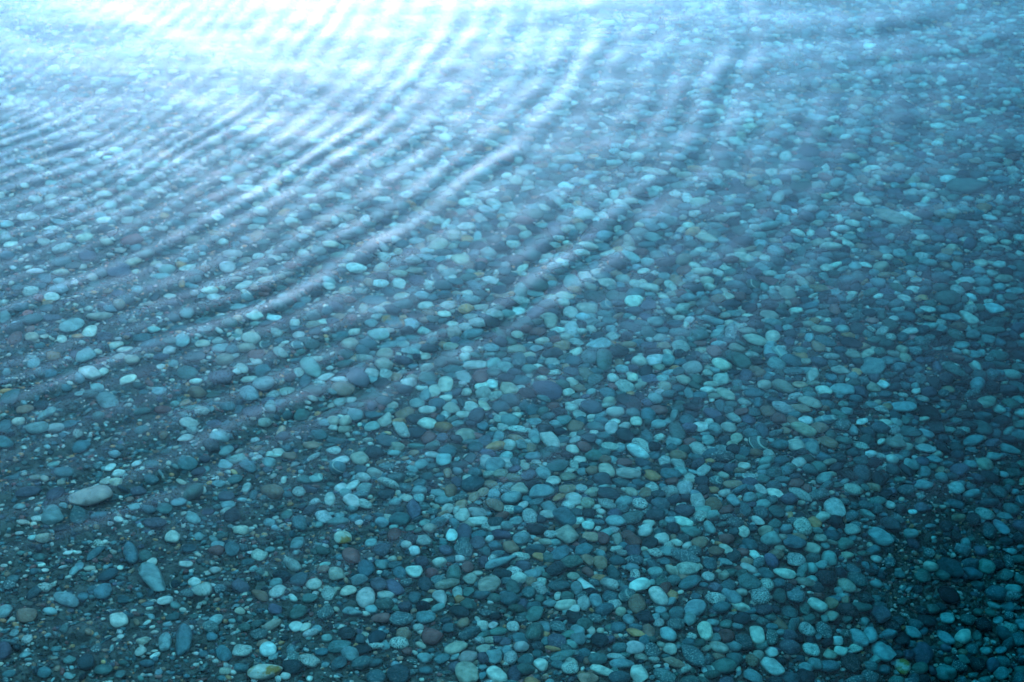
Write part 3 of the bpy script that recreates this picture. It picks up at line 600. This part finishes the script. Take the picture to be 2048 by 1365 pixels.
    ((1348, 0), """1725 1085 255 115 0 T|1260 1265 230 85 -20 Y|910 1190 90 45 0 B|1100 1175 108 58 -20 W|615 1155 85 55 40 S|150 1180 125 62 5 Y|360 828 85 56 -10 W|785 893 120 68 0 V
745 965 130 72 0 V|655 910 85 62 10 W|740 1090 130 85 10 T|885 985 60 48 30 W|1165 985 105 45 0 W|1035 1062 75 40 0 W|1110 1050 80 52 -20 B|1385 1125 95 55 0 W
1395 1055 90 50 15 Y|1815 1210 95 50 0 O|1905 1045 140 50 0 G|1355 1265 100 50 -10 W|1460 1265 115 55 0 K|1580 1320 105 58 0 G|1840 1270 105 50 -10 W|1510 1145 75 48 0 Y
1545 1220 65 40 0 B|1195 1135 75 58 0 G|1030 775 65 48 0 S|960 770 100 68 0 P|1540 735 95 50 -5 W|1750 705 105 45 0 W|835 690 120 50 -5 P|570 655 80 58 -10 P
685 572 60 45 0 W|745 602 50 48 0 W|445 502 50 46 0 W|305 572 75 35 0 W|420 610 60 30 0 W|980 437 105 25 0 W|345 440 90 35 0 W|1850 215 95 58 0 P
1145 275 70 45 0 W|730 235 60 30 0 W|1540 268 50 28 0 W|1190 820 75 55 0 P|850 850 80 38 0 W|300 960 85 68 0 T|570 1010 70 58 0 W|255 1060 60 56 0 P
505 1155 80 58 0 T|1045 1305 85 42 0 W|1110 1315 60 50 0 D|970 1290 65 42 10 W|860 1260 100 62 15 P|700 1235 75 40 -10 W|410 1260 90 58 0 G|375 1110 110 72 0 K
560 1260 70 50 0 K|1600 1010 120 45 0 T|1220 905 60 45 0 W|1690 1220 80 45 0 P|1530 1180 70 35 -10 V|2000 1230 70 45 0 T|1950 840 110 45 10 T|1640 790 120 45 0 G
1560 770 60 30 0 P|760 790 100 50 0 R|850 780 90 50 0 T|620 770 70 50 0 G|500 870 110 50 0 P|640 300 70 35 0 P|920 480 70 30 0 P|1220 470 110 30 0 G
1690 572 60 30 0 W|1380 500 90 45 0 P|1860 640 70 35 0 Y|1820 655 60 32 -20 W|490 675 45 35 0 W|140 800 70 45 0 P|40 745 60 40 0 P|130 1050 50 35 0 W
200 1125 75 35 0 P|440 1200 60 30 0 W|1450 1200 90 45 -10 P|1290 1080 60 40 0 P|1960 1290 85 50 0 P|1450 1330 70 35 0 T|1220 1230 90 45 0 P|100 870 70 40 0 P"""),
    ((680, 0), """1430 1255 110 70 -10 W|1540 1265 80 50 -20 W|1320 1090 95 58 -10 W|1655 1115 70 48 -15 W|1635 1185 85 45 -20 W|1195 1215 75 48 -10 W|1830 1000 170 45 -8 Y|740 1185 110 62 0 W
1030 1055 80 65 0 Y|785 1105 110 58 0 P|1365 925 130 58 0 W|900 1190 95 55 -20 W|855 1225 90 56 0 W|820 1280 92 60 -35 W|735 1325 110 55 0 W|990 1140 75 72 0 T
1145 1250 100 70 0 T|1090 1100 100 40 5 W|1330 1210 90 50 0 P|1390 1190 60 42 0 O|1480 915 80 35 0 O|885 835 95 45 -15 W|150 1280 60 62 0 W|460 1225 95 52 -15 B
245 1165 110 40 0 W|35 1150 80 50 -15 W|225 1095 65 35 0 W|645 1050 90 45 0 P|1910 955 60 30 0 W|2030 1160 60 65 0 W|1985 1085 130 58 0 T|1370 455 60 40 -25 W
430 445 60 50 0 W|1590 555 85 45 0 W|1290 570 130 48 -10 W|1300 660 100 52 0 S|340 640 70 30 -30 W|580 750 80 40 -5 W|1690 830 75 30 0 W|1190 700 90 50 0 P
700 1240 90 50 0 P|560 1290 100 50 0 W|400 1330 90 45 0 P|1800 1300 110 50 -10 P|1250 970 70 40 0 P|1240 1140 90 40 0 P|1500 1290 60 50 0 W|1710 1060 100 45 0 P
960 810 120 50 0 P|1560 1050 80 45 0 Y|640 900 100 55 0 P|1100 980 90 50 0 P|740 930 100 50 0 P|1180 420 60 40 0 P|900 640 110 50 0 P|1020 460 100 45 0 P"""),
    ((0, 0), """1465 1105 155 50 -5 W|1590 670 85 40 -10 W|1845 825 95 35 0 W|165 1270 125 52 5 W|205 1165 75 40 0 W|860 1255 90 55 0 G|930 1110 90 45 -15 W|1010 1140 75 40 0 W
610 1135 95 45 0 W|1275 1275 70 40 0 W|1480 1325 80 50 0 W|1425 1025 100 52 0 B|1605 1015 90 50 0 W|460 880 75 35 0 W|585 905 45 38 0 W|880 970 110 45 0 P
1325 1045 80 45 0 W|1940 920 85 45 0 Y|155 940 85 48 0 P|605 1290 95 50 0 W|840 1335 70 40 0 W|1480 770 100 50 0 Y|1050 690 80 40 0 Y|970 635 80 40 0 W
1280 690 80 35 0 P|1560 940 60 35 0 P|1880 1000 80 40 0 P|40 1310 80 45 0 P|300 1335 90 40 0 W|1520 1290 90 50 0 P|1370 1170 80 50 0 P|1700 900 80 40 0 P
1810 1150 90 40 0 W|1990 1140 70 40 0 W|720 950 80 35 0 P|290 1070 90 40 0 P|400 940 90 40 0 P|770 1010 90 40 0 W"""),
]

TRACED = [(origin, [(lambda f: tuple(float(x) for x in f[:5]) + (f[5],))(cell.split()) for row in rows.splitlines() for cell in row.split("|")])
          for origin, rows in TILES]

def traced_stones():
    """Each traced outline becomes a stone lying on the bed at that spot, with its real size."""
    out = []
    for (ox, oy), rows in TRACED:
        for row in rows:
            zx, zy, w, h, ang, kind = row[:6]
            px, py = ox + zx * 700 / 2048, oy + zy * 700 / 2048
            a, b = max(w, h) / 2 * 700 / 2048, min(w, h) / 2 * 700 / 2048
            th = math.radians(ang if w >= h else ang + 90)
            out.append(dict(px=px, py=py, a=a, b=b, th=th, kind=kind, extra=row[6] if len(row) > 6 else None))
    kept = []
    for s in sorted(out, key=lambda s: -s['a'] * s['b']):
        if all(math.hypot(s['px'] - t['px'], s['py'] - t['py']) > 0.50 * (math.sqrt(s['a'] * s['b']) + math.sqrt(t['a'] * t['b'])) for t in kept):
            kept.append(s)
    for s in kept:
        mpp = 2 * TAN_H / PW            # metres per pixel per metre of distance
        q, t, dep = pixel_to_bed(s['px'], s['py'], 0.01)
        sc = mpp * t * 1.09
        a, b = s['a'] * sc, s['b'] * sc
        c = min(0.78 * b, 0.62 * math.sqrt(a * b))
        for _ in range(3):
            q, t, dep = pixel_to_bed(s['px'], s['py'], 0.95 * c)
        sd, cd = math.sin(dep), math.cos(dep)
        ct, st = math.cos(s['th']), math.sin(s['th'])
        mxx = (a * ct) ** 2 + (b * st) ** 2
        mxy = (a * a - b * b) * ct * st
        myy = (a * st) ** 2 + (b * ct) ** 2
        sxx, sxy = mxx, mxy / sd
        syy = max((myy - (c * cd) ** 2) / sd ** 2, sxy * sxy / sxx + (0.62 * b) ** 2)
        w, E = np.linalg.eigh(np.array([[sxx, sxy], [sxy, syy]]))
        s.update(x=q[0], y=q[1], ra=math.sqrt(w[1]), rb=math.sqrt(max(w[0], 1e-8)), rc=c,
                 yaw=math.atan2(E[1, 1], E[0, 1]), rad=math.sqrt(math.sqrt(w[1] * max(w[0], 1e-8))))
        s['area'] = s['a'] * s['b']
    return kept

stones = traced_stones()
# ------------------------------------------------------------------ the timber pier that shades the deep water on the right (it stands outside the picture)
def wood_material():
    m, N, L = new_mat("weathered_timber")
    out = N.new("ShaderNodeOutputMaterial"); bsdf = N.new("ShaderNodeBsdfPrincipled")
    tc = N.new("ShaderNodeTexCoord"); mp = N.new("ShaderNodeMapping"); mp.inputs["Scale"].default_value = (1.5, 22, 22)
    nz = N.new("ShaderNodeTexNoise"); nz.inputs["Scale"].default_value = 3; nz.inputs["Detail"].default_value = 6
    L.new(tc.outputs["Object"], mp.inputs["Vector"]); L.new(mp.outputs[0], nz.inputs["Vector"])
    rp_ = N.new("ShaderNodeValToRGB")
    rp_.color_ramp.elements[0].color = (0.07, 0.06, 0.05, 1); rp_.color_ramp.elements[1].color = (0.22, 0.20, 0.17, 1)
    L.new(nz.outputs["Fac"], rp_.inputs[0]); L.new(rp_.outputs[0], bsdf.inputs["Base Color"])
    bsdf.inputs["Roughness"].default_value = 0.85
    L.new(bsdf.outputs[0], out.inputs["Surface"])
    return m

def build_pier():
    mat = wood_material()
    root = bpy.data.objects.new("pier", None)
    root.location = (PIER_X0, PIER_Y0, 0)
    root["label"] = "weathered grey timber pier on round piles beside the pebbly shallows"
    root["category"] = "pier"
    scene.collection.objects.link(root)
    def part(name, me, loc):
        o = bpy.data.objects.new(name, me); o.location = loc; o.parent = root
        scene.collection.objects.link(o)
    def box(name, sx, sy, sz):
        bm = bmesh.new(); bmesh.ops.create_cube(bm, size=1.0)
        bmesh.ops.scale(bm, vec=(sx, sy, sz), verts=bm.verts)
        bmesh.ops.bevel(bm, geom=bm.edges[:], offset=0.006, segments=1, affect='EDGES')
        me = bpy.data.meshes.new(name); bm.to_mesh(me); bm.free(); me.materials.append(mat)
        return me
    W, LY = PIER_W, PIER_L
    plank = box("plank", W, 0.142, 0.04)
    n = int(LY / 0.15)
    for k in range(n): part("plank", plank, (W / 2, 0.075 + k * 0.15, PIER_Z))
    beam = box("beam", 0.12, LY, 0.16)
    for x in (1.5, W - 0.30): part("beam", beam, (x, LY / 2, PIER_Z - 0.102))
    bm = bmesh.new()
    bmesh.ops.create_cone(bm, cap_ends=True, segments=20, radius1=0.10, radius2=0.085, depth=PIER_Z + 0.9)
    for f in bm.faces: f.smooth = len(f.verts) == 4
    pile = bpy.data.meshes.new("pile"); bm.to_mesh(pile); bm.free(); pile.materials.append(mat)
    for x in (1.5, W - 0.30):
        for y in (0.5, LY - 0.7): part("pile", pile, (x, y, (PIER_Z - 0.182 - 0.9) / 2 - 0.0 - 0.0))
PIER_X0, PIER_Y0, PIER_Z, PIER_W, PIER_L = 1.10, 2.2, 1.75, 2.6, 4.2
build_pier()

# ---- the 300 that show largest are things of their own
margin = lambda s: -15 < s['px'] < PW + 15 and -10 < s['py'] < PH + 25
order = sorted([s for s in stones if margin(s)], key=lambda s: -s['area'])
inside = lambda s: 8 < s['px'] < PW - 8 and 8 < s['py'] < PH - 8
singles = [s for s in order if inside(s)][:300]
single_ids = {id(s) for s in singles}
others = [s for s in stones if id(s) not in single_ids]

def stone_points(s, level, r):
    V, T = ICO[level]
    ang = 1.0 if r.random() < 0.55 else 0.2
    P = worn_shape(V, r, ang) * np.array([s['ra'], s['rb'], s['rc']])
    tx, ty = r.normal(0, 0.10), r.normal(0, 0.10)
    cx, sx, cy, sy = math.cos(tx), math.sin(tx), math.cos(ty), math.sin(ty)
    P = P @ np.array([[1, 0, 0], [0, cx, sx], [0, -sx, cx]]) @ np.array([[cy, 0, -sy], [0, 1, 0], [sy, 0, cy]])
    c, sn = math.cos(s['yaw']), math.sin(s['yaw'])
    return P @ np.array([[c, sn, 0], [-sn, c, 0], [0, 0, 1]]), T

def paint(me, n, col, spk, vein, rust):
    set_attr(me, "stone_colour", np.tile(np.append(col, 1.0), (n, 1)), 'FLOAT_COLOR')
    set_attr(me, "speckle", np.full(n, spk))
    set_attr(me, "vein", np.full(n, vein))
    set_attr(me, "rust", np.full(n, rust))

RUSTY = ((0 + 1550 * 700 / 2048, 905 + 1280 * 700 / 2048), (1348 + 1340 * 700 / 2048, 905 + 1255 * 700 / 2048),
         (680 + 305 * 700 / 2048, 450 + 565 * 700 / 2048), (680 + 15 * 700 / 2048, 905 + 495 * 700 / 2048))

# ---- what each single pebble is called: its look, its neighbour, its place
COLOUR_WORD = {'W': "whitish", 'P': "pale grey", 'S': "pale speckled", 'D': "dark speckled", 'G': "mid grey", 'K': "blackish slate",
               'T': "grey-green", 'Y': "pale tan", 'B': "brown", 'O': "rust orange", 'R': "dark reddish", 'V': "purplish grey"}
BY_HAND = (((180, 992), "largest pale tan oval pebble on the dark gravel near the left edge"),
           ((306, 1154), "long pale grey pebble slanting down to the right across fine gravel, lower left"),
           ((261, 1105), "slim grey pebble pointing at the tip of the long slanting one, lower left"),
           ((530, 1342), "white oval pebble with rust brown stains at the bottom edge"),
           ((702, 1112), "dark reddish oval pebble where the gravel meets the packed pebbles"),
           ((1937, 371), "broad grey-green stone near the right edge, largest of all, under hazy reflections"),
           ((1779, 432), "wide flat pale tan stone slanting just below the broad grey-green one"),
           ((367, 1281), "tall grey pebble standing upright among fine gravel near the bottom edge"))
size_rank = {id(s): k / len(singles) for k, s in enumerate(singles)}
def look_words(s):
    k = size_rank[id(s)]
    size = "large " if k < 0.12 else "small " if k > 0.66 else ""
    asp = s['a'] / s['b']
    deg = math.degrees(s['th']) % 180
    if asp > 1.75: shape = "long"
    elif asp > 1.35: shape = "oval"
    elif asp > 1.15: shape = "rounded"
    else: shape = "round"
    if asp > 1.3:
        if 65 <= deg <= 115: shape = "upright " + shape
        elif 18 <= deg < 65: shape = "rising " + shape
        elif 115 < deg <= 162: shape = "slanting " + shape
    return size, COLOUR_WORD[s['kind']], shape
def side_words(s, n):
    dx, dy = s['px'] - n['px'], s['py'] - n['py']
    if abs(dx) > 2.2 * abs(dy): return "right of" if dx > 0 else "left of"
    if abs(dy) > 2.2 * abs(dx): return "below" if dy > 0 else "above"
    return ("below " if dy > 0 else "above ") + ("right of" if dx > 0 else "left of")
def place_words(s):
    col = ("far left", "left", "centre", "right", "far right")[min(4, int(s['px'] / PW * 5))]
    row = ("top", "upper", "middle", "lower", "bottom")[min(4, int(s['py'] / PH * 5))]
    return row + " " + col
taken = set()
for s in singles:
    hand = [t for (x, y), t in BY_HAND if math.hypot(s['px'] - x, s['py'] - y) < 9]
    if hand and hand[0] not in taken:
        s['label'] = hand[0]; taken.add(hand[0]); continue
    size, colour, shape = look_words(s)
    beside = sorted((n for n in singles if n is not s), key=lambda n: math.hypot(s['px'] - n['px'], s['py'] - n['py']))[:6]
    beside.sort(key=lambda n: n['kind'] == s['kind'])
    options = []
    for n in beside:
        nsize, ncolour, nshape = look_words(n)
        options.append("%s%s %s pebble %s a %s%s one, %s" % (size, colour, shape, side_words(s, n), nsize, ncolour, place_words(s)))
    for n in beside:
        nsize, ncolour, nshape = look_words(n)
        options.append("%s%s %s pebble %s a %s %s one, %s" % (size, colour, shape, side_words(s, n), ncolour, nshape, place_words(s)))
    s['label'] = next((t for t in options if t not in taken and len(t.replace('-', ' ').split()) <= 16), options[0])
    taken.add(s['label'])
for i, s in enumerate(singles):
    r = np.random.default_rng(1000 + i)
    P, T = stone_points(s, 4 if i < 70 else 3, r)
    zc = -float(bed_depth(s['x'], s['y'])) + 0.95 * s['rc']
    base = P[:, 2].min()
    P = P - np.array([0, 0, base])
    me = mesh_from_arrays("pebble", P, T)
    col, spk, vein = rock_look(s['kind'], r)
    rust = 1.0 if any(math.hypot(s['px'] - x, s['py'] - y) < 8 for x, y in RUSTY) else 0.0
    paint(me, len(P), col, spk, vein, rust)
    me.materials.append(MAT_STONE)
    o = bpy.data.objects.new("pebble", me)
    o.location = (s['x'], s['y'], zc + base)
    o["label"] = s['label']
    o["category"] = "pebble"
    o["group"] = "pebbles on the lake bed"
    scene.collection.objects.link(o)

# ---- the rest, past the first 300, in one mass: traced ones, then filler between them
class Mass:
    def __init__(self):
        self.v, self.t, self.c, self.s, self.e, self.n = [], [], [], [], [], 0
    def add(self, P, T, col, spk, vein):
        k = len(P)
        self.v.append(P); self.t.append(T + self.n); self.n += k
        self.c.append(np.tile(np.append(col, 1.0), (k, 1))); self.s.append(np.full(k, spk)); self.e.append(np.full(k, vein))
    def add_many(self, P, T, col, spk, vein):
        """P (m, k, 3), one topology T, one colour each."""
        m, k, _ = P.shape
        self.v.append(P.reshape(-1, 3))
        self.t.append((T[None] + (self.n + np.arange(m) * k)[:, None, None]).reshape(-1, 3)); self.n += m * k
        self.c.append(np.repeat(np.concatenate([col, np.ones((m, 1))], 1), k, 0))
        self.s.append(np.repeat(spk, k)); self.e.append(np.repeat(vein, k))
    def link(self, name):
        V, T = np.concatenate(self.v), np.concatenate(self.t)
        me = mesh_from_arrays(name, V, T)
        set_attr(me, "stone_colour", np.concatenate(self.c), 'FLOAT_COLOR')
        set_attr(me, "speckle", np.concatenate(self.s)); set_attr(me, "vein", np.concatenate(self.e))
        set_attr(me, "rust", np.zeros(len(V)))
        me.materials.append(MAT_STONE)
        o = bpy.data.objects.new(name, me)
        o["kind"] = "stuff"
        scene.collection.objects.link(o)
        return len(T)

mass = Mass()
for i, s in enumerate(others):
    r = np.random.default_rng(5000 + i)
    P, T = stone_points(s, 3 if s['py'] > 500 else 2, r)
    P = P + np.array([s['x'], s['y'], -float(bed_depth(s['x'], s['y'])) + 0.85 * s['rc']])
    mass.add(P, T, *rock_look(s['kind'], r))

class Hash:
    def __init__(self, cell): self.c, self.d = cell, {}
    def near(self, x, y):
        i, j = int(math.floor(x / self.c)), int(math.floor(y / self.c))
        for a in (i - 1, i, i + 1):
            for b in (j - 1, j, j + 1):
                yield from self.d.get((a, b), ())
    def put(self, x, y, rr): self.d.setdefault((int(math.floor(x / self.c)), int(math.floor(y / self.c))), []).append((x, y, rr))

grid = Hash(0.07)
for s in stones: grid.put(s['x'], s['y'], s['rad'])

DX = np.array([0, 400, 700, 1000, 1400, 2048.0]); DY = np.array([0, 350, 650, 950, 1365.0])
DM = np.array([[.5, .6, .8, 1, 1, 1], [.25, .35, .6, 1, 1, 1], [.08, .12, .35, .9, 1, 1], [.02, .04, .22, .8, 1, .9], [.01, .02, .10, .5, .8, .6]])
def cobble_share(px, py):
    px, py = min(max(px, 0), PW), min(max(py, 0), PH)
    i = min(int(np.searchsorted(DX, px, 'right')) - 1, 4); j = min(int(np.searchsorted(DY, py, 'right')) - 1, 3)
    u = (px - DX[i]) / (DX[i + 1] - DX[i]); v = (py - DY[j]) / (DY[j + 1] - DY[j])
    k = (DM[j, i] * (1 - u) + DM[j, i + 1] * u) * (1 - v) + (DM[j + 1, i] * (1 - u) + DM[j + 1, i + 1] * u) * v
    e = ((px - 1860) / 150) ** 2 + ((py - 1110) / 140) ** 2
    return k * (0.25 if e < 1 else 1.0)

def region_points(n, r, side, near, far):
    """Random points over the part of the bed the picture shows, with a margin for a step aside."""
    y = np.sqrt(r.uniform((3.35 - near) ** 2, (6.95 + far) ** 2, n))
    x = r.uniform(-1, 1, n) * (0.245 * y + 0.10 + side)
    return x, y

r = np.random.default_rng(77)
fill = []
for size_lo, size_hi, tries, sep in ((0.017, 0.022, 9000, 0.78), (0.0135, 0.017, 26000, 0.70), (0.0100, 0.0135, 26000, 0.64), (0.0065, 0.0100, 20000, 0.70)):
    x, y = region_points(tries, r, 0.30, 0.15, 0.3)
    px, py = bed_to_pixel(x, y, -bed_depth(x, y))
    rr = r.uniform(size_lo, size_hi, tries)
    rr = rr * np.interp(py, [0, 500], [0.82, 1.0])
    u = r.random(tries)
    for k in range(tries):
        share = cobble_share(px[k], py[k])
        if size_lo < 0.0095: share = 0.10 + 0.90 * share
        if u[k] > share: continue
        if all((x[k] - a) ** 2 + (y[k] - b) ** 2 > (sep * (rr[k] + c)) ** 2 for a, b, c in grid.near(x[k], y[k])):
            grid.put(x[k], y[k], rr[k]); fill.append((x[k], y[k], rr[k], py[k], px[k]))
fill = np.array(fill)

def scatter(points, protos, T, flat, lift, mix, r, bright=1.0):
    m = len(points)
    kind = r.integers(0, len(protos), m)
    P = np.stack(protos)[kind]
    el = np.exp(r.normal(0, 0.17, m))
    P = P * np.stack([points[:, 2] * el, points[:, 2] / el, points[:, 2] * r.uniform(*flat, m)], -1)[:, None, :]
    a = r.uniform(0, 2 * math.pi, m); t1, t2 = r.normal(0, 0.16, m), r.normal(0, 0.16, m)
    X, Y, Z = P[..., 0], P[..., 1], P[..., 2]
    Y, Z = Y * np.cos(t1)[:, None] - Z * np.sin(t1)[:, None], Y * np.sin(t1)[:, None] + Z * np.cos(t1)[:, None]
    X, Z = X * np.cos(t2)[:, None] + Z * np.sin(t2)[:, None], -X * np.sin(t2)[:, None] + Z * np.cos(t2)[:, None]
    X, Y = X * np.cos(a)[:, None] - Y * np.sin(a)[:, None], X * np.sin(a)[:, None] + Y * np.cos(a)[:, None]
    z0 = -bed_depth(points[:, 0], points[:, 1]) + points[:, 2] * r.uniform(lift[0], lift[1], m)
    P = np.stack([X + points[:, 0:1], Y + points[:, 1:2], Z + z0[:, None]], -1)
    looks = [rock_look(mix[q], r) for q in r.integers(0, len(mix), m)]
    return P, T, np.array([l[0] for l in looks]) * bright, np.array([l[1] for l in looks]), np.array([l[2] for l in looks])

rp = np.random.default_rng(9)
proto3 = [worn_shape(ICO[3][0], rp, 1.0 if k % 2 == 0 else 0.2) for k in range(40)]
proto2 = [worn_shape(ICO[2][0], rp, 1.0 if k % 2 == 0 else 0.2) for k in range(40)]
proto1 = [worn_shape(ICO[1][0], rp, 0.2) for k in range(24)]
big = (fill[:, 2] > 0.0132) & (fill[:, 3] > 640)
tiny = (fill[:, 2] < 0.0098) & (fill[:, 3] < 900)
# more dark rock at the lower right; partly shade put into stone colours
MIX_DEEP_SHADE = 'W' * 3 + 'P' * 8 + 'S' * 4 + 'D' * 11 + 'G' * 22 + 'K' * 24 + 'T' * 16 + 'Y' * 3 + 'B' * 4 + 'R' * 3 + 'V' * 8
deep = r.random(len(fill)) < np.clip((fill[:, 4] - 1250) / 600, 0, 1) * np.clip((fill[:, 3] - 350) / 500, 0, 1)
for part, mix in ((~deep, MIX), (deep, MIX_DEEP_SHADE)):
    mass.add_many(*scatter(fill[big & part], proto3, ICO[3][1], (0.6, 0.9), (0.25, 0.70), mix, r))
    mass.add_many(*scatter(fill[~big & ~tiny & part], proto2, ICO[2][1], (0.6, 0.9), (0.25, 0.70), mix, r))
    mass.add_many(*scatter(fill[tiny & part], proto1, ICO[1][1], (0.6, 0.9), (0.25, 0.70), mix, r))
n_peb = mass.link("pebbles")

# ---- gravel and grit between the pebbles
grit = Mass()
GMIX = 'W' * 12 + 'P' * 16 + 'S' * 6 + 'G' * 24 + 'K' * 13 + 'T' * 10 + 'Y' * 6 + 'B' * 9 + 'O' * 5 + 'R' * 6 + 'V' * 4
def loose(n, lo, hi, r, side, cover):
    x, y = region_points(n, r, side, 0.1, 0.1)
    rr = lo * (hi / lo) ** r.random(n)
    keep = np.array([all((x[k] - a) ** 2 + (y[k] - b) ** 2 > (cover * c) ** 2 for a, b, c in grid.near(x[k], y[k])) for k in range(n)])
    px, py = bed_to_pixel(x, y, -bed_depth(x, y))
    return np.stack([x, y, rr, py], -1)[keep]
g1 = loose(42000, 0.0036, 0.0072, r, 0.12, 0.85)
near = (g1[:, 3] > 800) & (g1[:, 2] > 0.0058)
grit.add_many(*scatter(g1[near], proto2, ICO[2][1], (0.5, 0.9), (0.1, 0.7), GMIX, r))
grit.add_many(*scatter(g1[~near], proto1, ICO[1][1], (0.5, 0.9), (0.1, 0.7), GMIX, r))
g2 = loose(50000, 0.0017, 0.0036, r, 0.06, 0.9)
grit.add_many(*scatter(g2, proto1, ICO[1][1], (0.6, 1.0), (0.3, 1.2), GMIX, r))
n_grit = grit.link("gravel")
print("STONES", len(stones), "singles", len(singles), "fill", len(fill), "gravel", len(g1), len(g2), "tris", n_peb, n_grit)
